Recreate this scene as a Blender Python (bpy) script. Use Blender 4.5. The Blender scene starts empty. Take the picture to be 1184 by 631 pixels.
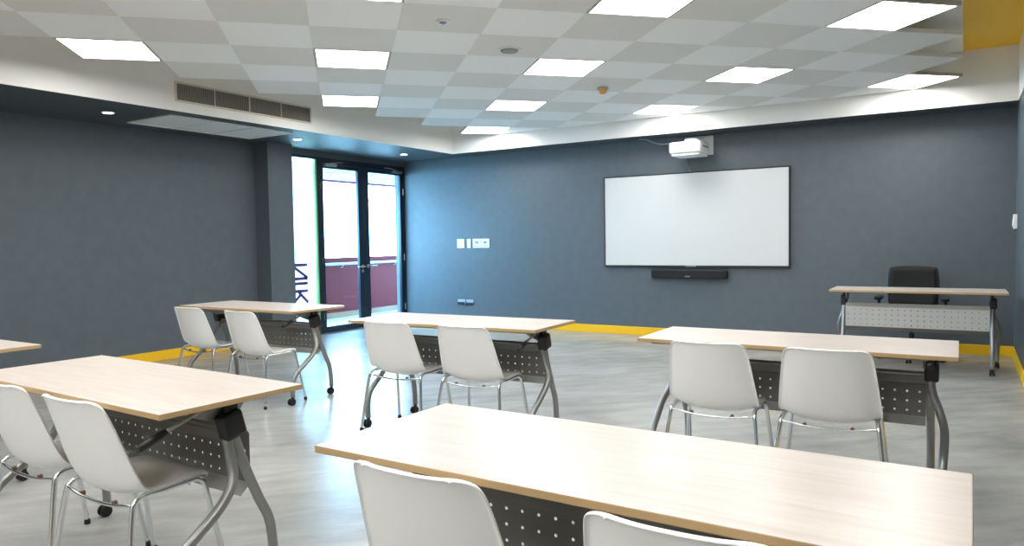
import bpy, bmesh, math, random
from mathutils import Vector, Matrix

random.seed(7)
S = bpy.context.scene
COL = S.collection
PI = math.pi

# ----------------------------------------------------------------- helpers
def lin(c):
    c = c / 255.0
    return c / 12.92 if c <= 0.04045 else ((c + 0.055) / 1.055) ** 2.4

def rgb(r, g, b):
    return (lin(r), lin(g), lin(b), 1.0)

def mat(name, color, rough=0.5, metal=0.0, **kw):
    m = bpy.data.materials.new(name)
    m.use_nodes = True
    b = m.node_tree.nodes['Principled BSDF']
    b.inputs['Base Color'].default_value = color
    b.inputs['Roughness'].default_value = rough
    b.inputs['Metallic'].default_value = metal
    for k, v in kw.items():
        b.inputs[k].default_value = v
    return m

def noise_mix(m, c1, c2, scale, stretch=(1, 1, 1), rot=0.0, detail=4.0, lo=0.35, hi=0.65, bump=0.0):
    """colour variation from object-space noise"""
    nt = m.node_tree
    b = nt.nodes['Principled BSDF']
    tc = nt.nodes.new('ShaderNodeTexCoord')
    mp = nt.nodes.new('ShaderNodeMapping')
    mp.inputs['Rotation'].default_value = (0, 0, rot)
    mp.inputs['Scale'].default_value = stretch
    nz = nt.nodes.new('ShaderNodeTexNoise')
    nz.inputs['Scale'].default_value = scale
    nz.inputs['Detail'].default_value = detail
    cr = nt.nodes.new('ShaderNodeValToRGB')
    cr.color_ramp.elements[0].position = lo
    cr.color_ramp.elements[0].color = c1
    cr.color_ramp.elements[1].position = hi
    cr.color_ramp.elements[1].color = c2
    nt.links.new(tc.outputs['Object'], mp.inputs['Vector'])
    nt.links.new(mp.outputs['Vector'], nz.inputs['Vector'])
    nt.links.new(nz.outputs['Fac'], cr.inputs['Fac'])
    nt.links.new(cr.outputs['Color'], b.inputs['Base Color'])
    if bump:
        bp = nt.nodes.new('ShaderNodeBump')
        bp.inputs['Strength'].default_value = bump
        bp.inputs['Distance'].default_value = 0.002
        nt.links.new(nz.outputs['Fac'], bp.inputs['Height'])
        nt.links.new(bp.outputs['Normal'], b.inputs['Normal'])
    return m

class MB:
    """collects shapes for ONE mesh object"""
    def __init__(self):
        self.bm = bmesh.new()
        self.mi = 0

    def _tag(self, faces):
        for f in faces:
            f.material_index = self.mi

    def box(self, c, s, rot=None, bevel=0.0, seg=2):
        r = bmesh.ops.create_cube(self.bm, size=1.0)
        vs = r['verts']
        M = Matrix.Translation(Vector(c)) @ (rot.to_4x4() if rot else Matrix.Identity(4)) @ Matrix.Diagonal((s[0], s[1], s[2], 1))
        bmesh.ops.transform(self.bm, matrix=M, verts=vs)
        fs = set()
        for v in vs:
            fs.update(v.link_faces)
        if bevel > 0:
            es = set()
            for v in vs:
                es.update(v.link_edges)
            rr = bmesh.ops.bevel(self.bm, geom=list(es), offset=bevel, segments=seg, affect='EDGES', profile=0.5)
            fs = set(f for f in rr['faces'] if f.is_valid) | set(f for f in fs if f.is_valid)
            for v in rr['verts']:
                fs.update(v.link_faces)
        self._tag(fs)
        return self

    def box2(self, a, b, bevel=0.0, seg=2):
        c = [(a[i] + b[i]) / 2 for i in range(3)]
        s = [abs(b[i] - a[i]) for i in range(3)]
        return self.box(c, s, None, bevel, seg)

    def cyl(self, c, r, h, axis='z', seg=20, r2=None, bevel=0.0):
        rr = bmesh.ops.create_cone(self.bm, cap_ends=True, segments=seg, radius1=r, radius2=r if r2 is None else r2, depth=h)
        vs = rr['verts']
        R = Matrix.Identity(4)
        if axis == 'x':
            R = Matrix.Rotation(PI / 2, 4, 'Y')
        elif axis == 'y':
            R = Matrix.Rotation(-PI / 2, 4, 'X')
        elif isinstance(axis, Vector):
            R = Vector((0, 0, 1)).rotation_difference(axis.normalized()).to_matrix().to_4x4()
        bmesh.ops.transform(self.bm, matrix=Matrix.Translation(Vector(c)) @ R, verts=vs)
        fs = set()
        for v in vs:
            fs.update(v.link_faces)
        if bevel > 0:
            es = [e for e in set(e for v in vs for e in v.link_edges) if len(e.link_faces) == 2 and any(len(f.verts) > 4 for f in e.link_faces)]
            q = bmesh.ops.bevel(self.bm, geom=es, offset=bevel, segments=2, affect='EDGES', profile=0.5)
            fs = set(f for f in fs if f.is_valid) | set(q['faces'])
        self._tag(fs)
        return self

    def ball(self, c, r, sc=(1, 1, 1), u=16, v=10):
        rr = bmesh.ops.create_uvsphere(self.bm, u_segments=u, v_segments=v, radius=r)
        bmesh.ops.transform(self.bm, matrix=Matrix.Translation(Vector(c)) @ Matrix.Diagonal((sc[0], sc[1], sc[2], 1)), verts=rr['verts'])
        self._tag(set(f for w in rr['verts'] for f in w.link_faces))
        return self

    def tube(self, pts, r, seg=12, caps=True, flat=None):
        """round tube along a polyline; r a number or a list"""
        P = [Vector(p) for p in pts]
        n = len(P)
        rad = r if isinstance(r, (list, tuple)) else [r] * n
        T = []
        for i in range(n):
            t = (P[min(i + 1, n - 1)] - P[max(i - 1, 0)])
            T.append(t.normalized())
        up = Vector((0, 0, 1)) if abs(T[0].z) < 0.9 else Vector((1, 0, 0))
        nrm = (up - T[0] * up.dot(T[0])).normalized()
        rings = []
        for i in range(n):
            nrm = (nrm - T[i] * nrm.dot(T[i])).normalized()
            bn = T[i].cross(nrm)
            ring = []
            for k in range(seg):
                a = 2 * PI * k / seg
                ring.append(self.bm.verts.new(P[i] + nrm * math.cos(a) * rad[i] + bn * math.sin(a) * rad[i]))
            rings.append(ring)
        for i in range(n - 1):
            for k in range(seg):
                f = self.bm.faces.new((rings[i][k], rings[i][(k + 1) % seg], rings[i + 1][(k + 1) % seg], rings[i + 1][k]))
                f.smooth = True
                f.material_index = self.mi
        if caps:
            for rg in (rings[0][::-1], rings[-1]):
                f = self.bm.faces.new(rg)
                f.material_index = self.mi
        return self

    def prism(self, poly, h, M=None):
        """poly in xy extruded 0..h in z, then transformed by M"""
        M = M or Matrix.Identity(4)
        a = [self.bm.verts.new(M @ Vector((x, y, 0))) for x, y in poly]
        b = [self.bm.verts.new(M @ Vector((x, y, h))) for x, y in poly]
        fs = [self.bm.faces.new(a[::-1]), self.bm.faces.new(b)]
        n = len(poly)
        for i in range(n):
            fs.append(self.bm.faces.new((a[i], a[(i + 1) % n], b[(i + 1) % n], b[i])))
        self._tag(fs)
        return self

    def build(self, name, mats, parent=None, smooth=False, normals=True):
        if normals:
            bmesh.ops.recalc_face_normals(self.bm, faces=self.bm.faces)
        me = bpy.data.meshes.new(name)
        self.bm.to_mesh(me)
        self.bm.free()
        if smooth:
            for p in me.polygons:
                p.use_smooth = True
        for m in (mats if isinstance(mats, (list, tuple)) else [mats]):
            me.materials.append(m)
        o = bpy.data.objects.new(name, me)
        COL.objects.link(o)
        if parent is not None:
            o.parent = parent
        return o

def smooth_path(pts, k=6):
    """Catmull-Rom through the points"""
    P = [Vector(p) for p in pts]
    P = [P[0] * 2 - P[1]] + P + [P[-1] * 2 - P[-2]]
    out = []
    for i in range(1, len(P) - 2):
        for j in range(k):
            t = j / k
            a, b, c, d = P[i - 1], P[i], P[i + 1], P[i + 2]
            out.append(0.5 * ((2 * b) + (c - a) * t + (2 * a - 5 * b + 4 * c - d) * t * t + (3 * b - a - 3 * c + d) * t ** 3))
    out.append(P[-2])
    return out

def thing(name, label, cat, loc=(0, 0, 0), rz=0.0, group=None):
    o = bpy.data.objects.new(name, None)
    COL.objects.link(o)
    o.empty_display_size = 0.1
    o.location = loc
    o.rotation_euler = (0, 0, rz)
    o['label'] = label
    o['category'] = cat
    if group:
        o['group'] = group
    return o

def tag(o, label, cat, group=None):
    o['label'] = label
    o['category'] = cat
    if group:
        o['group'] = group
    return o

def struct(o, label=None):
    o['kind'] = 'structure'
    if label:
        o['label'] = label
    return o

def dup(root, loc, rz, label, group=None):
    def cp(o, par):
        c = o.copy()
        COL.objects.link(c)
        c.parent = par
        for ch in o.children:
            cp(ch, c)
        return c
    r = root.copy()
    COL.objects.link(r)
    r.location = loc
    r.rotation_euler = (0, 0, rz)
    r['label'] = label
    if group:
        r['group'] = group
    for ch in root.children:
        cp(ch, r)
    return r

# ----------------------------------------------------------------- dimensions
H = 1.289                     # camera height
ZC = H + 1.5025               # tile ceiling
ZS = H + 1.2917               # soffit
ZU = 3.12                     # slab above the tiles
XL, XR = -7.70, 0.458         # left and right walls
YF, YB = 9.107, -5.0          # front and back walls
FX, FY = -6.406, 8.683        # faces of the soffit
BH = 0.108                    # baseboard height

# ----------------------------------------------------------------- materials
M_wall = noise_mix(mat('slate paint', rgb(89, 99, 106), 0.5), rgb(87, 97, 104), rgb(91, 101, 108), 9)
M_soffit = mat('charcoal soffit paint', rgb(70, 78, 84), 0.5)  # one even grey, darker than the slate walls
M_white = mat('white paint', rgb(226, 226, 222), 0.6)
M_slab = mat('beige plaster', rgb(238, 232, 220), 0.7)
M_yellow = mat('yellow paint', rgb(246, 194, 22), 0.5)
M_fascia = mat('warm white plaster', rgb(234, 233, 229), 0.6)
M_chrome = mat('chrome', rgb(225, 228, 230), 0.13, 1.0)
M_steel = mat('grey powder coat', rgb(150, 151, 150), 0.36, 0.75)
M_panel = mat('grey perforated steel', rgb(196, 199, 199), 0.42, 0.25)
M_panel_shade = mat('grey steel with under-table shade', rgb(120, 119, 117), 0.5, 0.2)  # darker copy of the panel steel, shade under the top painted in
M_black = mat('black plastic', rgb(22, 23, 25), 0.45)
M_rubber = mat('black rubber', rgb(18, 18, 20), 0.65)
M_edge = mat('tan edge band', rgb(186, 156, 112), 0.45)
M_shell = mat('white polypropylene', rgb(244, 245, 243), 0.34)
M_shell.node_tree.nodes['Principled BSDF'].inputs['Subsurface Weight'].default_value = 0.15
M_shell.node_tree.nodes['Principled BSDF'].inputs['Subsurface Radius'].default_value = (0.02, 0.018, 0.016)
M_top = noise_mix(mat('pale maple laminate', rgb(226, 208, 190), 0.3), rgb(203, 190, 180), rgb(214, 205, 198), 3.0, (1.0, 14.0, 4.0), 0.0, 6.0, 0.3, 0.7)
M_brass = mat('brown bolt', rgb(120, 92, 66), 0.5, 0.4)
M_fabric = mat('black mesh fabric', rgb(19, 21, 24), 0.75)
M_wboard = mat('glossy whiteboard', rgb(214, 217, 217), 0.22)
M_board_frame = mat('dark frame', rgb(38, 40, 44), 0.4)
M_plate = mat('white switch plastic', rgb(238, 238, 235), 0.35)
M_doorframe = mat('dark blue grey aluminium', rgb(28, 46, 62), 0.35, 0.2)
M_nickel = mat('satin nickel', rgb(190, 190, 188), 0.3, 1.0)
M_maroon = mat('maroon panel', rgb(98, 12, 24), 0.6)
M_maroon.node_tree.nodes['Principled BSDF'].inputs['Specular IOR Level'].default_value = 0.2
M_rail = mat('blue grey rail', rgb(150, 170, 190), 0.35, 0.4)
M_pink = mat('purple fascia paint', rgb(104, 26, 70), 0.6)
M_outfloor = mat('pale outdoor tile', rgb(205, 205, 203), 0.5)
M_canopy = noise_mix(mat('white canopy underside', rgb(228, 234, 240), 0.6), rgb(112, 140, 176), rgb(196, 204, 212), 5.0, (1, 1, 1), 0.0, 2.0, 0.4, 0.6)
M_kerb = mat('brown kerb', rgb(140, 108, 88), 0.6)
M_greenglass = mat('green glass edge', rgb(150, 215, 150), 0.2)
M_letter = mat('purple vinyl', rgb(92, 60, 130), 0.5)
M_grille = mat('grey grille', rgb(156, 153, 146), 0.5)
M_dark = mat('dark duct', rgb(92, 88, 82), 0.8)
M_grey = mat('grey sensor', rgb(150, 150, 150), 0.5)
M_orange = mat('orange lens', rgb(226, 160, 30), 0.35)
M_access = noise_mix(mat('grey access panel', rgb(170, 174, 175), 0.6), rgb(222, 225, 226), rgb(232, 234, 235), 40)
M_trim = mat('cream grille frame', rgb(206, 197, 180), 0.5)

def emit(name, color, strength):
    m = bpy.data.materials.new(name)
    m.use_nodes = True
    nt = m.node_tree
    nt.nodes.remove(nt.nodes['Principled BSDF'])
    e = nt.nodes.new('ShaderNodeEmission')
    e.inputs['Color'].default_value = color
    e.inputs['Strength'].default_value = strength
    nt.links.new(e.outputs['Emission'], nt.nodes['Material Output'].inputs['Surface'])
    return m

LIGHT = 8.0
M_light = emit('lit diffuser', (1.0, 0.985, 0.955, 1), LIGHT)
M_spot = emit('lit downlight', (1.0, 0.95, 0.86, 1), 14.0)

# clear glass: see-through with a reflection at glancing angles
M_glass = bpy.data.materials.new('clear glass')
M_glass.use_nodes = True
nt = M_glass.node_tree
nt.nodes.remove(nt.nodes['Principled BSDF'])
tr = nt.nodes.new('ShaderNodeBsdfTransparent')
tr.inputs['Color'].default_value = (0.93, 0.98, 0.965, 1)
gl = nt.nodes.new('ShaderNodeBsdfGlossy')
gl.inputs['Roughness'].default_value = 0.02
fr = nt.nodes.new('ShaderNodeFresnel')
geo = nt.nodes.new('ShaderNodeNewGeometry')
ior = nt.nodes.new('ShaderNodeMapRange')          # same pane reflection on both faces of the sheet
ior.inputs['To Min'].default_value = 1.45
ior.inputs['To Max'].default_value = 1 / 1.45
nt.links.new(geo.outputs['Backfacing'], ior.inputs['Value'])
nt.links.new(ior.outputs['Result'], fr.inputs['IOR'])
mx = nt.nodes.new('ShaderNodeMixShader')
nt.links.new(fr.outputs['Fac'], mx.inputs['Fac'])
nt.links.new(tr.outputs['BSDF'], mx.inputs[1])
nt.links.new(gl.outputs['BSDF'], mx.inputs[2])
nt.links.new(mx.outputs['Shader'], nt.nodes['Material Output'].inputs['Surface'])

# vinyl plank floor: grey planks laid on the diagonal like the ceiling grid
TH = 0.78348
M_floor = mat('grey vinyl planks', rgb(150, 148, 143), 0.24)
def floor_nodes():
    nt = M_floor.node_tree
    b = nt.nodes['Principled BSDF']
    tc = nt.nodes.new('ShaderNodeTexCoord')
    mp = nt.nodes.new('ShaderNodeMapping')
    mp.vector_type = 'POINT'
    mp.inputs['Rotation'].default_value = (0, 0, -TH)
    nt.links.new(tc.outputs['Object'], mp.inputs['Vector'])
    br = nt.nodes.new('ShaderNodeTexBrick')
    br.inputs['Scale'].default_value = 1.0
    br.inputs['Mortar Size'].default_value = 0.0012
    br.inputs['Brick Width'].default_value = 1.22
    br.inputs['Row Height'].default_value = 0.18
    br.inputs['Color1'].default_value = (0.40, 0.40, 0.40, 1)
    br.inputs['Color2'].default_value = (0.60, 0.60, 0.60, 1)
    br.inputs['Mortar'].default_value = (0.30, 0.30, 0.30, 1)
    br.offset = 0.37
    nt.links.new(mp.outputs['Vector'], br.inputs['Vector'])
    st = nt.nodes.new('ShaderNodeMapping')
    st.inputs['Scale'].default_value = (1.0, 3.6, 1.0)
    nt.links.new(mp.outputs['Vector'], st.inputs['Vector'])
    nz = nt.nodes.new('ShaderNodeTexNoise')
    nz.inputs['Scale'].default_value = 2.2
    nz.inputs['Detail'].default_value = 7.0
    nz.inputs['Roughness'].default_value = 0.62
    nt.links.new(st.outputs['Vector'], nz.inputs['Vector'])
    n2 = nt.nodes.new('ShaderNodeTexNoise')
    n2.inputs['Scale'].default_value = 1.6
    n2.inputs['Detail'].default_value = 5.0
    nt.links.new(mp.outputs['Vector'], n2.inputs['Vector'])
    m1 = nt.nodes.new('ShaderNodeMath'); m1.operation = 'MULTIPLY_ADD'
    m1.inputs[1].default_value = 0.62; 
    nt.links.new(nz.outputs['Fac'], m1.inputs[0])
    m2 = nt.nodes.new('ShaderNodeMath'); m2.operation = 'MULTIPLY'
    m2.inputs[1].default_value = 0.14
    nt.links.new(br.outputs['Color'], m2.inputs[0])
    nt.links.new(m2.outputs['Value'], m1.inputs[2])
    m3 = nt.nodes.new('ShaderNodeMath'); m3.operation = 'MULTIPLY_ADD'
    m3.inputs[1].default_value = 0.62
    nt.links.new(n2.outputs['Fac'], m3.inputs[0])
    nt.links.new(m1.outputs['Value'], m3.inputs[2])
    cr = nt.nodes.new('ShaderNodeValToRGB')
    e = cr.color_ramp.elements
    e[0].position = 0.46; e[0].color = rgb(136, 136, 134)
    e[1].position = 0.90; e[1].color = rgb(180, 180, 177)
    nt.links.new(m3.outputs['Value'], cr.inputs['Fac'])
    nt.links.new(cr.outputs['Color'], b.inputs['Base Color'])
floor_nodes()

# ceiling tiles: fine ribs, laid in alternating directions, sheen painted as two tones
def tile_mat(name, c1, c2, ang):
    m = mat(name, c1, 0.8)
    nt = m.node_tree
    b = nt.nodes['Principled BSDF']
    tc = nt.nodes.new('ShaderNodeTexCoord')
    mp = nt.nodes.new('ShaderNodeMapping')
    mp.inputs['Rotation'].default_value = (0, 0, ang)
    wv = nt.nodes.new('ShaderNodeTexWave')
    wv.inputs['Scale'].default_value = 22.0
    wv.inputs['Distortion'].default_value = 0.4
    cr = nt.nodes.new('ShaderNodeValToRGB')
    cr.color_ramp.elements[0].color = c1
    cr.color_ramp.elements[1].color = c2
    nt.links.new(tc.outputs['Object'], mp.inputs['Vector'])
    nt.links.new(mp.outputs['Vector'], wv.inputs['Vector'])
    nt.links.new(wv.outputs['Fac'], cr.inputs['Fac'])
    nt.links.new(cr.outputs['Color'], b.inputs['Base Color'])
    return m
M_tileA = tile_mat('ribbed tile along', rgb(240, 240, 237), rgb(243, 243, 240), -TH)
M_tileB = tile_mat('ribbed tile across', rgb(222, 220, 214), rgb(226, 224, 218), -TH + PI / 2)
M_tgrid = mat('tile edge', rgb(170, 166, 156), 0.7)

# ----------------------------------------------------------------- setting
m = MB(); m.box2((XL - 0.2, YB - 0.2, -0.08), (XR + 0.2, YF + 0.2, 0.0))
struct(m.build('floor', M_floor))

m = MB(); m.box2((XL - 0.2, YF, -0.05), (XR + 0.2, YF + 0.2, 3.3))
struct(m.build('wall_front', M_wall))
m = MB(); m.box2((XR, YB, -0.05), (XR + 0.2, YF + 0.1, 3.3))
struct(m.build('wall_right', [M_wall]))
m = MB(); m.box2((XL - 0.2, YB - 0.2, -0.05), (XR + 0.2, YB, 3.3))
struct(m.build('wall_back', M_white))  # unseen; white and set far back to brighten the chair backs
# left wall: solid up to the column, header over the glazing
COLY0, COLY1, COLX = 6.173, 6.566, -7.436
ZH = 2.47
m = MB()
m.box2((XL - 0.2, YB - 0.1, -0.05), (XL, COLY1, 3.3))
m.box2((XL - 0.2, COLY1, ZH + 0.03), (XL, YF + 0.1, 3.3))
m.box2((XL - 0.1, COLY0, 0.0), (COLX, COLY1, ZS + 0.01))
struct(m.build('wall_left', M_wall))
# dark lowered ceiling along left and front walls, white faces towards the coffer
m = MB()
m.box2((XL, YB, ZS), (FX - 0.012, YF, ZS + 0.03))
m.box2((FX - 0.012, FY + 0.012, ZS), (XR, YF, ZS + 0.03))
struct(m.build('ceiling_soffit', M_soffit))
m = MB()
m.box2((FX - 0.012, YB, ZS - 0.002), (FX, FY + 0.012, ZU))
m.box2((FX, FY, ZS - 0.002), (XR, FY + 0.012, ZU))
struct(m.build('trim_1', M_fascia), 'white faces of the lowered ceiling edge')
m = MB()
m.box2((FX - 0.02, YB - 0.1, ZU), (-0.02, FY + 0.02, ZU + 0.1))
m.mi = 1
m.box2((-0.02, YB - 0.1, ZU), (XR + 0.1, FY + 0.02, ZU + 0.1))
struct(m.build('ceiling_upper', [M_slab, M_yellow]))
# white upper strip of the right wall inside the coffer
m = MB(); m.box2((XR - 0.012, YB, ZS), (XR + 0.001, FY, ZU))
struct(m.build('trim_2', M_fascia), 'white upper strip of the right wall')

# baseboards
m = MB(); m.box2((XL, YF - 0.015, 0), (XR, YF, BH), 0.003, 1)
struct(m.build('baseboard_front', M_yellow))
m = MB(); m.box2((XR - 0.015, YB, 0), (XR, YF - 0.015, BH), 0.003, 1)
struct(m.build('baseboard_right', M_yellow))
m = MB(); m.box2((XL, YB, 0), (XL + 0.015, COLY0, BH), 0.003, 1)
m.box2((XL + 0.015, COLY0 - 0.015, 0), (COLX + 0.015, COLY0, BH), 0.003, 1)
m.box2((COLX, COLY0, 0), (COLX + 0.015, COLY1, BH), 0.003, 1)
struct(m.build('baseboard_left', M_yellow))
m = MB(); m.box2((XL, YB, 0), (XR, YB + 0.015, BH))
struct(m.build('baseboard_back', M_yellow))

# ----------------------------------------------------------------- tile cloud
GX, GY = -5.5396, 5.2825
CT, ST = math.cos(TH), math.sin(TH)
def g2w(c, r):
    return (GX + 0.6 * (c * CT - r * ST), GY + 0.6 * (c * ST + r * CT))
def clip_y(poly, ymax):
    out = []
    n = len(poly)
    for i in range(n):
        a, b = poly[i], poly[(i + 1) % n]
        ia, ib = a[1] <= ymax, b[1] <= ymax
        if ia:
            out.append(a)
        if ia != ib:
            t = (ymax - a[1]) / (b[1] - a[1])
            out.append((a[0] + (b[0] - a[0]) * t, ymax))
    return out
lights = []
m = MB()
for c in range(-22, 14):
    for r in range(-22, 14):
        if not (0 <= c - r <= 12):
            continue
        ctr = g2w(c + 0.5, r + 0.5)
        if ctr[1] < YB + 0.8 or ctr[1] > FY + 0.2:
            continue
        full = c + r + 2 <= 8
        if c % 3 == 0 and r % 3 == 0 and full:
            lights.append((c, r))
            # only the grid's rim round the light
            for (a, b_, c_, d_) in ((0, 0, 1, .016), (0, .984, 1, 1), (0, .016, .016, .984), (.984, .016, 1, .984)):
                m.mi = 2
                q = [g2w(c + a, r + b_), g2w(c + c_, r + b_), g2w(c + c_, r + d_), g2w(c + a, r + d_)]
                m.prism(q, 0.03, Matrix.Translation((0, 0, ZC)))
            continue
        g = 0.001
        q = [g2w(c + g, r + g), g2w(c + 1 - g, r + g), g2w(c + 1 - g, r + 1 - g), g2w(c + g, r + 1 - g)]
        q = clip_y(q, FY - 0.004)
        if len(q) < 3:
            continue
        m.mi = 0 if (c + r) % 2 else 1
        m.prism(q, 0.03, Matrix.Translation((0, 0, ZC)))
m.mi = 2
struct(m.build('ceiling', [M_tileA, M_tileB, M_tgrid]))

LAB = {
    (-3, -3): 'square lit ceiling panel at the far left, before the long wall grille',
    (0, -6): 'lit ceiling panel cut by the top edge, nearer than the white round sensor',
    (0, -3): 'square lit ceiling panel right of the grille, the nearer of two in line',
    (0, 0): 'square lit ceiling panel beside the right end of the long grille',
    (3, 3): 'farthest small lit ceiling panel, by the corner over the doors',
    (3, 0): 'lit ceiling panel second from the corner, behind the grey round detector',
    (3, -3): 'lit ceiling panel between the grey round detector and the orange fire beacon',
    (3, -6): 'large lit ceiling panel cut by the top edge at centre right',
    (6, -3): 'lit ceiling panel high above the right half of the whiteboard',
    (6, 0): 'lit ceiling panel at the front edge, right above the projector',
    (6, -6): 'large lit ceiling panel near the yellow ceiling strip',
    (9, -3): 'lit ceiling panel at the front edge, below the yellow ceiling strip',
}
proto = None
for (c, r) in lights:
    ctr = g2w(c + 0.5, r + 0.5)
    lab = LAB.get((c, r), 'square lit ceiling panel overhead, outside the picture')  # unseen panels behind the view, added for light on the chair backs
    if proto is None:
        proto = thing('ceiling_light', lab, 'ceiling light', (ctr[0], ctr[1], ZC), TH, 'square lit ceiling panels')
        f = MB()
        w, t = 0.288, 0.008
        f.box2((-w, -w, -0.003), (w, -w + t, 0.028))
        f.box2((-w, w - t, -0.003), (w, w, 0.028))
        f.box2((-w, -w + t, -0.003), (-w + t, w - t, 0.028))
        f.box2((w - t, -w + t, -0.003), (w, w - t, 0.028))
        f.box2((-w, -w, 0.024), (w, w, 0.034))
        f.build('frame', M_white, proto)
        f = MB(); f.box2((-w + t, -w + t, 0.0), (w - t, w - t, 0.02))
        f.build('diffuser', M_light, proto)
    else:
        dup(proto, (ctr[0], ctr[1], ZC), TH, lab, 'square lit ceiling panels')

# ----------------------------------------------------------------- soffit and ceiling fittings
def downlight(y, lab, x=-7.0):
    t = thing('downlight', lab, 'downlight', (x, y, ZS), 0, 'small round downlights in the dark soffit')
    f = MB()
    n = 28
    prof = [(0.060, 0.0), (0.058, -0.006), (0.048, -0.006), (0.044, 0.0), (0.044, 0.012)]
    rings = [[f.bm.verts.new((rr * math.cos(2 * PI * k / n), rr * math.sin(2 * PI * k / n), z)) for k in range(n)] for rr, z in prof]
    for i in range(len(prof) - 1):
        for k in range(n):
            f.bm.faces.new((rings[i][k], rings[i][(k + 1) % n], rings[i + 1][(k + 1) % n], rings[i + 1][k])).smooth = True
    f.build('ring', M_white, t)
    f = MB(); f.cyl((0, 0, -0.001), 0.044, 0.006, seg=28)
    f.build('lens', M_spot, t)
    return t
downlight(3.936, 'small round downlight left of the grey soffit panel')
downlight(6.275, 'small round downlight beside the top of the dark column')
downlight(8.287, 'small round downlight over the right glass door')

# grey return-air panel in the soffit
t = thing('soffit_grille', 'grey rectangular air panel in the dark soffit beside the column', 'air vent', (-7.0, 5.105, ZS))
f = MB()
for a, b in (((-.375, -.765), (.375, -.74)), ((-.375, .74), (.375, .765)), ((-.375, -.74), (-.35, .74)), ((.35, -.74), (.375, .74))):
    f.box2((a[0], a[1], -0.012), (b[0], b[1], 0.0))
for yy in (-.247, .247):
    f.box2((-.35, yy - .008, -.011), (.35, yy + .008, 0))
f.build('frame', M_access, t)
f = MB()
for k in range(3):
    y0 = -.74 + k * .4935
    f.box2((-.35, y0, -0.004), (.35, y0 + .4935, 0.0))
f.build('panel', M_access, t)

# long linear grille on the white face of the soffit
t = thing('linear_grille', 'long dark slotted air grille with cream frame in the white ceiling edge', 'air vent', (FX, 5.1, H + 1.475))
f = MB()
L2, h2 = 0.835, 0.078
fr_ = 0.018
for a, b in (((-L2 - fr_, -h2 - fr_), (L2 + fr_, -h2)), ((-L2 - fr_, h2), (L2 + fr_, h2 + fr_)), ((-L2 - fr_, -h2), (-L2, h2)), ((L2, -h2), (L2 + fr_, h2))):
    f.box2((0, a[0], a[1]), (0.012, b[0], b[1]))
for k in (1, 2, 3):
    y = -L2 + 2 * L2 * k / 4
    f.box2((0, y - 0.006, -h2), (0.011, y + 0.006, h2))
f.build('frame', M_trim, t)
f = MB(); f.box2((0.0, -L2, -h2), (0.002, L2, h2))
f.build('backing', M_dark, t)
f = MB()
n = 96
for k in range(n):
    y = -L2 + 2 * L2 * (k + 0.5) / n
    f.box((0.006, y, 0), (0.007, 0.003, 2 * h2), Matrix.Rotation(0.5, 3, 'Z'))
f.build('slats', M_grille, t)

t = thing('ceiling_sensor', 'small white round sensor in the ceiling tiles near the top edge', 'ceiling sensor', (-3.025, 4.019, ZC))
f = MB(); f.cyl((0, 0, -0.005), 0.048, 0.012, seg=28, bevel=0.003)
f.build('rim', M_white, t, smooth=False)
f = MB(); f.ball((0, 0, -0.010), 0.026, (1, 1, 0.5))
f.build('lens', mat('bluish lens', rgb(120, 140, 165), 0.2), t, smooth=True)
t = thing('ceiling_detector', 'flat grey round detector in the ceiling tiles left of a light', 'ceiling detector', (-3.046, 4.907, ZC))
f = MB(); f.cyl((0, 0, -0.004), 0.092, 0.01, seg=36)
f.build('base', M_white, t)
f = MB(); f.cyl((0, 0, -0.014), 0.066, 0.014, seg=36, r2=0.074, bevel=0.004)
f.build('grille', M_grey, t)
t = thing('fire_beacon', 'small fire beacon with orange lens under the ceiling tiles', 'fire alarm', (-3.05, 6.658, ZC))
f = MB(); f.cyl((0, 0, -0.012), 0.055, 0.026, seg=28, bevel=0.004)
f.build('base', mat('grey base', rgb(188, 184, 172), 0.5), t)
f = MB(); f.cyl((0, 0, -0.042), 0.028, 0.04, seg=24, r2=0.036, bevel=0.006)
f.build('lens', M_orange, t)

# ----------------------------------------------------------------- glazing in the left wall
GXP = -7.70           # glazing plane (room face)
D0, D1, D2 = 7.297, 8.172, 9.082
# fixed frame
m = MB()
m.box2((GXP - 0.07, COLY1, ZH), (GXP + 0.005, YF, ZH + 0.03))
m.box2((GXP - 0.07, 7.235, 0), (GXP + 0.005, 7.30, ZH))
m.box2((GXP - 0.07, 9.08, 0), (GXP + 0.005, YF, ZH))
m.box2((GXP - 0.07, 7.30, ZH - 0.05), (GXP + 0.005, 9.08, ZH))
m.box2((GXP - 0.07, COLY1, 0), (GXP + 0.005, 7.235, 0.03))
struct(m.build('trim_3', M_doorframe), 'dark frame round the glass doors')
m = MB(); m.box2((GXP - 0.10, 7.235, 0), (GXP + 0.03, YF, 0.012))
struct(m.build('trim_4', mat('pale metal sill', rgb(150, 165, 180), 0.35, 0.6)), 'pale metal door sill')
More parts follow.
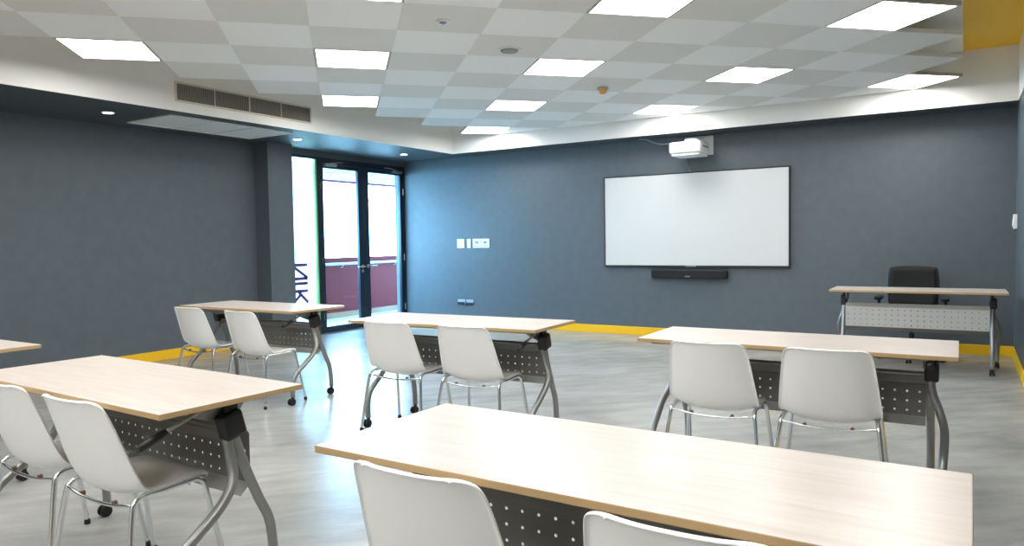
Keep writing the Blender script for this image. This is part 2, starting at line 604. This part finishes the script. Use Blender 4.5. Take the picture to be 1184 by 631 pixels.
# side light
w1 = MB()
w1.box2((GXP - 0.035, COLY1, 0.03), (GXP - 0.023, 7.205, ZH))
win = struct(w1.build('window_1', M_glass), 'tall clear side window between column and doors')
f = MB(); f.box2((GXP - 0.055, 7.205, 0.03), (GXP - 0.005, 7.235, ZH))
f.build('glass_edge', M_greenglass, win)
film = bpy.data.materials.new('white translucent film')
film.use_nodes = True
_nt = film.node_tree
_nt.nodes.remove(_nt.nodes['Principled BSDF'])
_d = _nt.nodes.new('ShaderNodeBsdfDiffuse'); _d.inputs['Color'].default_value = (0.85, 0.86, 0.86, 1)
_t = _nt.nodes.new('ShaderNodeBsdfTranslucent'); _t.inputs['Color'].default_value = (0.96, 0.95, 0.90, 1)
_m = _nt.nodes.new('ShaderNodeMixShader'); _m.inputs['Fac'].default_value = 0.8
_nt.links.new(_d.outputs['BSDF'], _m.inputs[1]); _nt.links.new(_t.outputs['BSDF'], _m.inputs[2])
_nt.links.new(_m.outputs['Shader'], _nt.nodes['Material Output'].inputs['Surface'])
f = MB(); f.box2((GXP - 0.0385, COLY1 + .05, 0.06), (GXP - 0.0355, 7.195, ZH - 0.05))
f.build('banner_film', film, win)
# writing on the side light, seen from behind: N I K turned on its side
f = MB()
xg = GXP - 0.0225
yr, cap, th = 7.035, 0.27, 0.043
def stroke(y0, z0, y1, z1):
    d = Vector((0, y1 - y0, z1 - z0)); L = d.length; d.normalize()
    nn = Vector((0, -d.z, d.y)) * th / 2
    A, B = Vector((xg, y0, z0)), Vector((xg, y1, z1))
    vs = [A - nn, B - nn, B + nn, A + nn]
    a = [f.bm.verts.new(v) for v in vs]
    b = [f.bm.verts.new(v + Vector((0.002, 0, 0))) for v in vs]
    f.bm.faces.new(a[::-1]); f.bm.faces.new(b)
    for i in range(4):
        f.bm.faces.new((a[i], a[(i + 1) % 4], b[(i + 1) % 4], b[i]))
yl = yr - cap
stroke(yl, 1.000, yr, 1.000); stroke(yl, 0.812, yr, 0.812); stroke(yl, 0.995, yr, 0.817)
stroke(yl, 0.745, yr, 0.745)
stroke(yl, 0.640, yr, 0.640); stroke(yr - cap * .62, 0.630, yr, 0.475); stroke(yr - cap * .5, 0.59, yl, 0.475)
f.build('lettering', M_letter, win)

def leaf(name, y0, y1, hinge_low, sl, sr):
    z0, z1 = 0.012, ZH - 0.05
    f = MB()
    x0, x1 = GXP - 0.06, GXP - 0.012
    f.box2((x0, y0, z0), (x1, y0 + sl, z1), 0.003, 1)
    f.box2((x0, y1 - sr, z0), (x1, y1, z1), 0.003, 1)
    f.box2((x0, y0 + sl, z0), (x1, y1 - sr, 0.095), 0.003, 1)
    f.box2((x0, y0 + sl, 2.36), (x1, y1 - sr, z1), 0.003, 1)
    d = struct(f.build(name, M_doorframe))
    g = MB(); g.box2((GXP - 0.040, y0 + sl, 0.095), (GXP - 0.030, y1 - sr, 2.36))
    g.build('glass', M_glass, d)
    # lever handle on the meeting stile
    hy = y1 - sr * 0.5 if hinge_low else y0 + sl * 0.5
    s = -1 if hinge_low else 1
    g = MB()
    g.cyl((GXP - 0.006, hy, 0.935), 0.026, 0.012, 'x', 20)
    g.cyl((GXP + 0.02, hy, 0.935), 0.010, 0.05, 'x', 14)
    g.tube([(GXP + 0.043, hy, 0.935), (GXP + 0.045, hy + s * .05, 0.935), (GXP + 0.045, hy + s * .15, 0.935)], 0.011, 10)
    if hinge_low:
        g.box2((GXP - 0.012, hy - .022, 0.845), (GXP - 0.002, hy + .022, 0.89), 0.003, 1)
    g.build('handle', M_nickel, d)
    # closer at the top
    g = MB()
    cy = y0 + 0.17 if hinge_low else y1 - 0.17
    g.box2((GXP - 0.012, cy - .11, 2.385), (GXP + 0.05, cy + .11, 2.425), 0.005, 1)
    g.tube([(GXP + 0.025, cy, 2.43), (GXP + 0.03, cy + (.16 if hinge_low else -.16), 2.45), (GXP + 0.006, cy + (.27 if hinge_low else -.27), 2.455)], 0.008, 8)
    g.build('door_closer', M_nickel, d)
    for hz in (0.25, 1.05, 2.1):
        g = MB()
        yy = y0 if hinge_low else y1
        g.cyl((GXP - 0.004, yy, hz), 0.009, 0.10, 'z', 12)
        g.build('hinge', M_nickel, d)
    return d
leaf('door_1', D0 + 0.004, D1 - 0.002, True, 0.064, 0.112)
leaf('door_2', D1 + 0.002, D2 - 0.004, False, 0.112, 0.066)

# ----------------------------------------------------------------- balcony outside
m = MB(); m.box2((-10.6, 4.5, -0.12), (XL - 0.2, 14.0, -0.02))
m.box2((XL - 0.25, COLY1, -0.12), (XL - 0.04, YF, -0.002))
struct(m.build('floor_balcony', M_outfloor))
m = MB(); m.box2((-9.42, 4.6, 0.075), (-9.36, 14.0, 1.035))
struct(m.build('wall_balcony', M_maroon))
m = MB(); m.box2((-9.45, 4.6, -0.02), (-9.33, 14.0, 0.075))
struct(m.build('trim_5', M_kerb), 'brown kerb under the maroon balcony parapet')
t = thing('handrail', 'pale metal handrail along the maroon balcony parapet outside', 'handrail', (-9.30, 9.3, 0.0))
f = MB(); f.tube([(0, -4.6, .925), (0, 4.6, .925)], 0.024, 14)
f.build('rail', M_rail, t, smooth=False)
for k in range(7):
    f = MB(); y = -4.2 + 1.4 * k
    f.tube([(-0.06, y, .86), (-0.02, y, .865), (0, y, .905)], 0.008, 8)
    f.build('bracket', M_rail, t)
m = MB()
m.box2((-9.50, 4.5, 2.41), (XL - 0.2, 14.0, 2.44))
m.mi = 1
m.box2((-9.53, 4.5, 2.372), (-9.50, 14.0, 2.45))
struct(m.build('roof_canopy', [M_canopy, M_pink]))
m = MB(); m.box2((XL - 0.2, YF + 0.2, -0.1), (XL, 14.0, 3.3))
struct(m.build('wall_outside', M_fascia))  # unseen facade run, added to keep sky light off the parapet
m = MB(); m.box2((-60, -40, -4.2), (-10.6, 60, -4.0))
struct(m.build('ground_outside', mat('grey ground', rgb(150, 150, 146), 0.8)))  # unseen ground, added to cut sky light from below

# ----------------------------------------------------------------- front wall fittings
t = thing('whiteboard', 'wide white projection board in a thin dark frame on the slate wall', 'whiteboard', (-2.949, YF, 1.5225))
f = MB(); hw, hh = 1.187, 0.587
f.box2((-hw, -0.040, -hh), (hw, -0.028, hh))
f.build('writing_surface', M_wboard, t)
f = MB(); b_ = 0.014
f.box2((-hw - b_, -0.046, hh), (hw + b_, 0, hh + b_), 0.002, 1)
f.box2((-hw - b_, -0.046, -hh - b_ * 1.6), (hw + b_, 0, -hh), 0.002, 1)
f.box2((-hw - b_, -0.046, -hh), (-hw, 0, hh), 0.002, 1)
f.box2((hw, -0.046, -hh), (hw + b_, 0, hh), 0.002, 1)
f.box2((-hw, -0.028, -hh), (hw, 0, hh))
f.build('frame', M_board_frame, t)
f = MB(); f.box2((-0.07, -0.0475, -hh - 0.017), (0.07, -0.046, -hh - 0.004))
f.build('name_plate', M_grey, t)

t = thing('soundbar', 'long black soundbar mounted under the white board', 'soundbar', (-2.975, YF, 0.826))
f = MB(); f.box2((-0.495, -0.10, -0.056), (0.495, -0.02, 0.056), 0.02, 3)
f.build('body', M_black, t)
f = MB(); f.box2((-0.47, -0.104, -0.045), (0.47, -0.099, 0.045), 0.002, 1)
f.build('speaker_cloth', M_fabric, t)
f = MB(); f.box2((-0.035, -0.1055, -0.035), (0.035, -0.104, -0.022))
f.build('badge', M_grey, t)
for sx in (-.3, .3):
    f = MB(); f.box2((sx - .03, -0.02, -0.04), (sx + .03, 0, 0.04)); f.build('wall_bracket', M_black, t)

# short-throw projector on its wall mount
t = thing('projector', 'white projector on a white wall mount above the board', 'projector', (-2.83, YF, 2.44))
f = MB()
f.box2((-0.20, -0.018, -0.115), (0.165, 0, 0.125), 0.004, 1)
f.build('wall_plate', M_white, t)
f = MB()
f.box2((-0.075, -0.40, 0.022), (0.075, -0.01, 0.05), 0.004, 1)
f.box2((-0.05, -0.38, 0.005), (0.05, -0.22, 0.03), 0.004, 1)
f.build('mount_arm', M_white, t)
f = MB()
poly = [(-0.235, -0.50), (0.135, -0.50), (0.155, -0.46), (0.155, -0.14), (0.13, -0.10), (-0.22, -0.10), (-0.245, -0.14), (-0.245, -0.46)]
f.prism(poly, 0.14, Matrix.Translation((0, 0, -0.125)))
bmesh.ops.bevel(f.bm, geom=f.bm.edges[:], offset=0.034, segments=3, affect='EDGES', profile=0.6)
poly2 = [(x * 0.9 - 0.003, -0.30 + (y + 0.30) * 0.86) for x, y in poly]
f.prism(poly2, 0.05, Matrix.Translation((0, 0, -0.150)))
f.build('body', mat('white projector plastic', rgb(236, 238, 238), 0.35), t)
f = MB()
for k in range(5):
    f.box2((0.02 + k * .022, -0.503, -0.055), (0.034 + k * .022, -0.498, -0.03))
f.box2((0.152, -0.42, -0.055), (0.157, -0.2, -0.035))
f.build('air_slots', M_grille, t)
f = MB(); f.box2((-0.19, -0.21, 0.010), (-0.09, -0.13, 0.021), 0.003, 1)
f.build('lens_window', M_black, t)

def cable(pts, lab, r=0.009):
    f = MB(); f.tube(smooth_path(pts), r, 8)
    return tag(f.build('cable', mat('blue grey cable', rgb(124, 140, 152), 0.5), None), lab, 'cable')
cable([(-3.60, 8.95, ZS - .004), (-3.50, 8.94, ZS - .012), (-3.42, 8.92, 2.53), (-3.30, 8.90, 2.487), (-3.16, 8.88, 2.475), (-3.07, 8.90, 2.47)], 'loose cable looping from the soffit to the projector')
cable([(-2.99, YF - .14, 2.283), (-3.0, YF - .08, 2.28), (-2.985, YF - .03, 2.2), (-2.96, YF - .012, 2.12)], 'thin cable dropping from the projector to the board', 0.008)

def wall_plate(x0, x1, z0, z1, lab, kind):
    xc, zc, w, h = (x0 + x1) / 2, (z0 + z1) / 2, x1 - x0, z1 - z0
    t = thing('wall_switch' if kind != 'outlet' else 'power_outlet', lab, 'switch' if kind != 'outlet' else 'outlet', (xc, YF, zc))
    f = MB(); f.box((0, -0.006, 0), (w, 0.012, h), None, 0.003, 2)
    f.build('cover_plate', M_plate if kind != 'outlet' else mat('silver plate', rgb(170, 180, 190), 0.35, 0.3), t)
    if kind == 'switch':
        f = MB(); f.box((0, -0.014, 0), (w * .62, 0.008, h * .7), Matrix.Rotation(0.08, 3, 'X'), 0.002, 1)
        f.build('rocker', M_plate, t)
    elif kind == 'control':
        f = MB(); f.box((0, -0.0135, h * .1), (w * .36, 0.005, h * .26), None, 0.001, 1)
        f.build('display', mat('blue display', rgb(120, 160, 190), 0.25), t)
        for dx in (-.28, 0, .28):
            f = MB(); f.box((dx * w, -0.0135, -h * .27), (w * .14, 0.005, h * .1), None, 0.001, 1)
            f.build('button', M_grille, t)
    else:
        f = MB(); f.box((0, -0.016, -h * .22), (w * .94, 0.02, h * .46), None, 0.003, 1)
        f.build('socket_cover', M_board_frame, t)
    return t
zt, zb = 1.325, 1.185
wall_plate(-6.655, -6.52, zb, zt, 'leftmost square white switch plate on the slate wall', 'switch')
wall_plate(-6.468, -6.402, zb, zt, 'narrow white switch plate in the row on the slate wall', 'switch')
wall_plate(-6.361, -6.215, zb, zt, 'white control plate third along the row of wall plates', 'control')
wall_plate(-6.205, -6.06, zb, zt, 'rightmost white control plate in the row of wall plates', 'control')
wall_plate(-6.66, -6.525, .312, .392, 'low power outlet on the slate wall, left of two', 'outlet')
wall_plate(-6.50, -6.372, .306, .39, 'low power outlet on the slate wall, right of two', 'outlet')

t = thing('wall_switch', 'white switch box on the right wall at the picture edge', 'switch', (XR, 8.86, 1.40))
f = MB(); f.box((-0.016, 0, 0), (0.032, 0.11, 0.145), None, 0.004, 2); f.build('cover_plate', M_plate, t)
f = MB(); f.box((-0.034, 0, 0), (0.008, 0.06, 0.09), Matrix.Rotation(0.08, 3, 'Y'), 0.002, 1); f.build('rocker', M_plate, t)

# ----------------------------------------------------------------- folding tables
TL, TW, TZ, TT = 1.468, 0.566, 0.758, 0.020
def make_table(loc, rz, label):
    t = thing('training_table', label, 'table', loc, rz, 'flip top training tables')
    hl, hw = TL / 2, TW / 2
    f = MB()
    f.mi = 1
    f.box2((-hl, -hw, TZ - TT), (hl, hw, TZ), 0.0025, 2)
    f.bm.faces.ensure_lookup_table()
    for fc in f.bm.faces:
        fc.normal_update()
        if fc.normal.z > 0.9:
            fc.material_index = 0
    f.build('tabletop', [M_top, M_edge], t)
    # rails under the top
    f = MB()
    f.box2((-hl + .12, .042, .572), (hl - .12, .080, .612), 0.004, 1)
    f.build('crossbeam', M_panel_shade, t)
    f = MB()
    f.box2((-hl + .10, -.17, TZ - TT - .022), (hl - .10, -.14, TZ - TT), 0.002, 1)
    f.build('top_rail', M_steel, t)
    # perforated modesty panel with real holes
    f = MB()
    x0, x1 = -hl + .135, hl - .135
    nx, nz = 22, 4
    z0, z1 = .395, .585
    dx, dz = (x1 - x0) / nx, (z1 - z0) / nz
    bm = f.bm
    yv = .140
    V = {}
    def vert(x, y, z):
        k = (round(x, 5), round(y, 5), round(z, 5))
        if k not in V:
            V[k] = bm.verts.new((x, y, z))
        return V[k]
    hr = 0.0052
    for i in range(nx):
        for j in range(nz):
            xa, za = x0 + i * dx, z0 + j * dz
            cx, cz = xa + dx / 2, za + dz / 2
            ring_o = [(xa + dx, cz), (xa + dx, za + dz), (cx, za + dz), (xa, za + dz), (xa, cz), (xa, za), (cx, za), (xa + dx, za)]
            ring_i = [(cx + hr * math.cos(PI * k / 4), cz + hr * math.sin(PI * k / 4)) for k in range(8)]
            if j == nz - 1 and (i in (0, nx - 1)):
                bm.faces.new([vert(p[0], yv, p[1]) for p in ring_o])
                continue
            for k in range(8):
                o1, o2 = ring_o[k], ring_o[(k + 1) % 8]
                i1, i2 = ring_i[k], ring_i[(k + 1) % 8]
                bm.faces.new((vert(o1[0], yv, o1[1]), vert(o2[0], yv, o2[1]), vert(i2[0], yv, i2[1]), vert(i1[0], yv, i1[1])))
    # flanges: top one leans to the user, lower lip too
    for (za, ya, zb_, yb_) in ((z1, yv, .622, .105), (z0, yv, .357, .095)):
        for i in range(nx):
            xa = x0 + i * dx
            xm, xb = xa + dx / 2, xa + dx
            bm.faces.new((vert(xa, ya, za), vert(xm, ya, za), vert(xm, yb_, zb_), vert(xa, yb_, zb_)))
            bm.faces.new((vert(xm, ya, za), vert(xb, ya, za), vert(xb, yb_, zb_), vert(xm, yb_, zb_)))
    p = f.build('modesty_panel', [M_panel_shade, M_panel], t, normals=False)  # user's side gets the darker steel with shade in its colour
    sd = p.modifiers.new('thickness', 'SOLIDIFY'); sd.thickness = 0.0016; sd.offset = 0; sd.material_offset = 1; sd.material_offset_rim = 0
    for s in (-1, 1):
        ux = s * (hl - .115)
        # hinge plate under the top
        f = MB()
        poly = [(-.21, TZ - TT), (.14, TZ - TT), (.085, .655), (.0, .655)]
        M = Matrix(((0, 0, 1, ux - s * .022 - .006), (1, 0, 0, 0), (0, 1, 0, 0), (0, 0, 0, 1)))
        f.prism(poly, 0.012, M)
        f.box2((ux - .055, -.23, TZ - TT - .014), (ux + .02, .16, TZ - TT), 0.002, 1)
        f.build('hinge_plate', M_steel, t)
        # black moulded joint
        f = MB()
        f.box((ux + s * .006, .045, .641), (.062, .088, .098), Matrix.Rotation(0.25, 3, 'X'), 0.014, 3)
        f.box((ux - s * .004, .050, .700), (.034, .05, .066), None, 0.006, 2)
        f.build('joint', M_black, t)
        # straight leg
        f = MB()
        f.tube(smooth_path([(ux, .055, .61), (ux, .10, .48), (ux, .155, .345), (ux, .200, .25), (ux, .215, .16), (ux, .22, .065)], 5), 0.0185, 14)
        lg = f.build('leg', M_steel, t)
        def caster(cx, cy, par):
            g = MB()
            g.cyl((cx, cy, .058), 0.012, 0.03, 'z', 12)
            g.mi = 0
            g.cyl((cx - .013, cy - .012, .027), 0.027, 0.016, 'x', 22, bevel=0.003)
            g.cyl((cx + .013, cy - .012, .027), 0.027, 0.016, 'x', 22, bevel=0.003)
            g.box((cx, cy - .006, .036), (.018, .034, .034), None, 0.006, 2)
            g.build('caster', M_rubber, par)
        caster(ux, .22, lg)
        # curved leg on the user's side
        f = MB()
        f.tube(smooth_path([(ux, .030, .61), (ux + s * .012, .035, .53), (ux + s * .042, .020, .445), (ux + s * .062, -.045, .375), (ux + s * .062, -.13, .310), (ux + s * .058, -.215, .245), (ux + s * .054, -.25, .17), (ux + s * .052, -.252, .065)], 6), 0.0185, 14)
        lg = f.build('leg', M_steel, t)
        caster(ux + s * .052, -.252, lg)
    # flip lever at the right end
    f = MB()
    xl_ = hl - .085
    f.tube([(xl_, -.055, TZ - TT - .010), (xl_ - .008, -.10, .712), (xl_ - .022, -.215, .666)], 0.0075, 10)
    lv = f.build('release_lever', M_steel, t)
    f = MB()
    f.tube([(xl_ - .0205, -.20, .672), (xl_ - .022, -.225, .661), (xl_ - .018, -.300, .634)], [0.010, 0.0145, 0.012], 12)
    f.build('lever_grip', M_black, lv)
    return t

tab = make_table((-0.712, 1.602, 0), -0.0101, 'large pale wood table nearest the front, whole top in view')
TAB = [
    ((-2.870, 1.637), -0.0329, 'pale wood table at left whose right end and curved leg face the aisle'),
    ((-5.048, 1.721), 0.0, 'pale wood table mostly out of frame, only its corner shows at left'),
    ((-5.217, 4.200), 0.0043, 'pale wood table by the dark column and glass doors'),
    ((-2.890, 3.952), 0.035, 'middle pale wood table in front of the switch plates'),
    ((-0.745, 3.917), 0.0026, 'pale wood table on the right, in front of the presenter desk'),
    ((-0.386, 7.978), PI + 0.0061, 'presenter table with bright perforated panel before the black office chair'),
]
for k, ((x, y), a, lab) in enumerate(TAB):
    q = dup(tab, (x, y, 0), a, lab, 'flip top training tables')
    for ch in q.children:
        if k == 3 and ch.name.split('.')[0] in ('leg', 'joint', 'hinge_plate'):
            xs = [v.co.x for v in ch.data.vertices]
            if sum(xs) < 0:                       # left leg frame of this table sits further in
                ch.location.x += 0.02
                ch.location.y += 0.06
        if k == 4 and ch.name.startswith('release_lever'):
            pv = Vector((TL / 2 - .085, -.055, TZ - TT - .010))
            ch.matrix_local = Matrix.Translation(pv) @ Matrix.Rotation(-0.30, 4, 'X') @ Matrix.Translation(-pv)

# ----------------------------------------------------------------- shell chairs
def make_chair(loc, rz, label):
    t = thing('shell_chair', label, 'chair', loc, rz, 'white shell chairs at the tables')
    st = [(-.262, .764, .124, .012), (-.2615, .760, .152, .020), (-.259, .750, .173, .028), (-.254, .735, .185, .034),
          (-.245, .70, .193, .040), (-.226, .63, .202, .045), (-.206, .56, .210, .048), (-.187, .50, .217, .049),
          (-.168, .45, .223, .050), (-.145, .415, .224, .050), (-.112, .396, .221, .047), (-.065, .391, .216, .040),
          (-.01, .400, .211, .031), (.05, .414, .208, .022), (.105, .424, .205, .012), (.145, .427, .199, .004), (.163, .418, .190, .0), (.170, .404, .178, -.002)]
    f = MB()
    nj = 16
    grid = []
    for i, (y, z, w, d) in enumerate(st):
        a, b = st[max(i - 1, 0)], st[min(i + 1, len(st) - 1)]
        ty, tz = b[0] - a[0], b[1] - a[1]
        L = math.hypot(ty, tz); ty /= L; tz /= L
        ny, nz_ = -tz, ty
        row = []
        for j in range(-1, nj + 2):
            s = -1 + 2 * min(max(j, 0), nj) / nj
            k = abs(s) ** 2.6 * d
            ex = 0.0
            if j < 0 or j > nj:                 # rolled rim
                ex, k = (0.007 if s > 0 else -0.007), k - 0.011
            row.append(f.bm.verts.new((s * w + ex, y + ny * k, z + nz_ * k)))
        grid.append(row)
    top = []
    for j, v in enumerate(grid[0]):
        top.append(f.bm.verts.new((v.co.x, v.co.y - 0.012, v.co.z - 0.003)))
    grid.insert(0, top)
    for i in range(len(grid) - 1):
        for j in range(nj + 2):
            f.bm.faces.new((grid[i][j], grid[i][j + 1], grid[i + 1][j + 1], grid[i + 1][j])).smooth = True
    sh = f.build('shell', M_shell, t, smooth=True)
    sd = sh.modifiers.new('thickness', 'SOLIDIFY'); sd.thickness = 0.007; sd.offset = 0
    sb = sh.modifiers.new('smooth', 'SUBSURF'); sb.levels = 1; sb.render_levels = 2
    # chrome frame: one bent tube per side
    for s in (-1, 1):
        f = MB()
        pts = [(s * .255, -.205, .012), (s * .237, -.180, .20), (s * .218, -.155, .365), (s * .213, -.140, .398), (s * .208, -.108, .410),
               (s * .205, -.02, .408), (s * .200, .085, .410), (s * .204, .12, .402), (s * .210, .137, .37), (s * .228, .168, .19), (s * .246, .200, .012)]
        f.tube(smooth_path(pts, 5), 0.0105, 12)
        sf = f.build('leg_frame', M_chrome, t)
        for (fx, fy) in ((s * .255, -.205), (s * .246, .200)):
            f = MB(); f.cyl((fx, fy, .011), .0135, .022, 'z', 14, bevel=.003)
            f.build('foot_cap', M_rubber, sf)
    f = MB()
    f.tube(smooth_path([(-.214, -.150, .388), (-.17, -.156, .384), (-.10, -.158, .374), (0, -.158, .370), (.10, -.158, .374), (.17, -.156, .384), (.214, -.150, .388)], 4), 0.0065, 10)
    f.build('rear_crossbar', M_chrome, t)
    f = MB()
    f.tube([(-.203, .075, .403), (0, .075, .400), (.203, .075, .403)], 0.0085, 10)
    f.build('front_crossbar', M_chrome, t)
    for s in (-1, 1):
        f = MB(); f.cyl((s * .105, -.153, .382), .009, .014, 'y', 12)
        f.build('bolt', M_brass, t)
    return t

chair = make_chair((-1.077, 1.515, 0), 0.0, 'white plastic chair at the nearest table, the left of its pair')
CH = [
    ((-0.439, 1.495), 0.0, 'white plastic chair at the nearest table, only its top edge in view'),
    ((-2.652, 1.552), 0.0, 'white plastic chair at the left table, its seat under the near corner'),
    ((-3.212, 1.570), 0.0, 'white plastic chair at the left table, cut by the left picture edge'),
    ((-5.605, 4.000), 0.0, 'white plastic chair nearest the dark left wall and yellow baseboard'),
    ((-4.870, 3.955), -0.03, 'white plastic chair at the table by the doors, nearer the aisle'),
    ((-3.252, 3.847), 0.04, 'white plastic chair at the middle table, left one with bright floor behind'),
    ((-2.645, 3.872), 0.02, 'white plastic chair at the middle table, right one beside the black joint'),
    ((-1.090, 3.825), 0.0, 'white plastic chair at the right table, the left of its pair'),
    ((-0.540, 3.835), 0.03, 'white plastic chair at the right table, the right of its pair'),
]
for (x, y), a, lab in CH:
    dup(chair, (x, y, 0), a, lab, 'white shell chairs at the tables')

# ----------------------------------------------------------------- office chair behind the presenter table
t = thing('office_chair', 'black office chair with armrests behind the presenter table', 'office chair', (-0.445, 8.50, 0), PI)
f = MB()
n = 5
for k in range(n):
    a = 2 * PI * k / n + 0.3
    f.tube([(0.03 * math.cos(a), 0.03 * math.sin(a), .11), (.17 * math.cos(a), .17 * math.sin(a), .095), (.30 * math.cos(a), .30 * math.sin(a), .075)], [.026, .022, .016], 10)
f.cyl((0, 0, .11), .045, .07, 'z', 20)
f.build('star_base', M_black, t)
for k in range(n):
    a = 2 * PI * k / n + 0.3
    f = MB()
    cx, cy = .30 * math.cos(a), .30 * math.sin(a)
    d = Vector((-math.sin(a), math.cos(a), 0))
    for q in (-.014, .014):
        f.cyl((cx + d.x * q, cy + d.y * q, .028), .028, .018, d, 20)
    f.cyl((cx, cy, .058), .008, .03, 'z', 10)
    f.build('caster', M_rubber, t)
f = MB(); f.cyl((0, 0, .20), .027, .14, 'z', 18); f.cyl((0, 0, .33), .016, .16, 'z', 18)
f.build('gas_lift', M_black, t)
f = MB()
f.box((0, .02, .455), (.47, .46, .075), None, .03, 3)
f.box((0, .02, .41), (.24, .22, .03), None, .005, 1)
f.build('seat', M_fabric, t)
# backrest: slightly bowed frame and cloth
f = MB()
nj, ni = 10, 10
g = []
for i in range(ni + 1):
    v = i / ni
    z = .53 + .40 * v
    wv = .205 + .018 * math.sin(PI * v)
    row = []
    for j in range(nj + 1):
        s = -1 + 2 * j / nj
        y = -.225 - .035 * v + .02 * s * s - .012 * math.sin(PI * v)
        zz = z + (0.012 * (1 - s * s) if i == ni else 0)
        row.append(f.bm.verts.new((s * wv, y, zz)))
    g.append(row)
for i in range(ni):
    for j in range(nj):
        f.bm.faces.new((g[i][j], g[i][j + 1], g[i + 1][j + 1], g[i + 1][j])).smooth = True
bk = f.build('backrest', M_fabric, t, smooth=True)
sd = bk.modifiers.new('thickness', 'SOLIDIFY'); sd.thickness = 0.03; sd.offset = 0
f = MB()
pts = [(-.215, -.225, .52), (-.228, -.235, .72), (-.215, -.252, .90), (-.18, -.262, .935), (0, -.272, .945), (.18, -.262, .935), (.215, -.252, .90), (.228, -.235, .72), (.215, -.225, .52)]
f.tube(smooth_path(pts, 5), .014, 10)
f.build('back_frame', M_black, t)
f = MB(); f.tube(smooth_path([(0, -.05, .405), (0, -.20, .41), (0, -.265, .47), (0, -.262, .60)], 5), .022, 12)
f.build('back_support', M_black, t)
for s in (-1, 1):
    f = MB()
    f.tube(smooth_path([(s * .20, .02, .425), (s * .275, .02, .44), (s * .30, .015, .52), (s * .30, 0, .605)], 5), .016, 10)
    f.box((s * .30, .0, .630), (.075, .25, .034), None, .012, 3)
    f.build('armrest', M_black, t)

# ----------------------------------------------------------------- light, camera
w = bpy.data.worlds.new('daylight')
S.world = w
w.use_nodes = True
bg = w.node_tree.nodes['Background']
bg.inputs['Color'].default_value = (0.30, 0.63, 1.0, 1)
bg.inputs['Strength'].default_value = 15.0

f_px, yaw, pitch, roll = 838.134, 0.5568, -0.0447, -0.0158
cy_, sy_ = math.cos(yaw), math.sin(yaw)
r_ = Vector((cy_, sy_, 0)); fw = Vector((-sy_, cy_, 0)); z_ = Vector((0, 0, 1))
d_ = fw * math.cos(pitch) + z_ * math.sin(pitch)
u_ = -fw * math.sin(pitch) + z_ * math.cos(pitch)
Rv = r_ * math.cos(roll) + u_ * math.sin(roll)
Uv = -r_ * math.sin(roll) + u_ * math.cos(roll)
cam = bpy.data.cameras.new('camera')
cam.sensor_fit = 'HORIZONTAL'
cam.sensor_width = 36.0
cam.lens = 36.0 * f_px / 1184.0
cam.clip_start = 0.02
co = bpy.data.objects.new('camera', cam)
COL.objects.link(co)
Mx = Matrix((Rv, Uv, -d_)).transposed().to_4x4()
Mx.translation = Vector((0, 0, H))
co.matrix_world = Mx
S.camera = co

S.view_settings.view_transform = 'Standard'
S.view_settings.look = 'None'
S.view_settings.exposure = 1.4
S.view_settings.gamma = 1.0
S.view_settings.use_curve_mapping = False
S.cycles.use_denoising = True
S.cycles.max_bounces = 10
S.cycles.diffuse_bounces = 6
S.cycles.transparent_max_bounces = 12
S.cycles.sample_clamp_indirect = 6.0
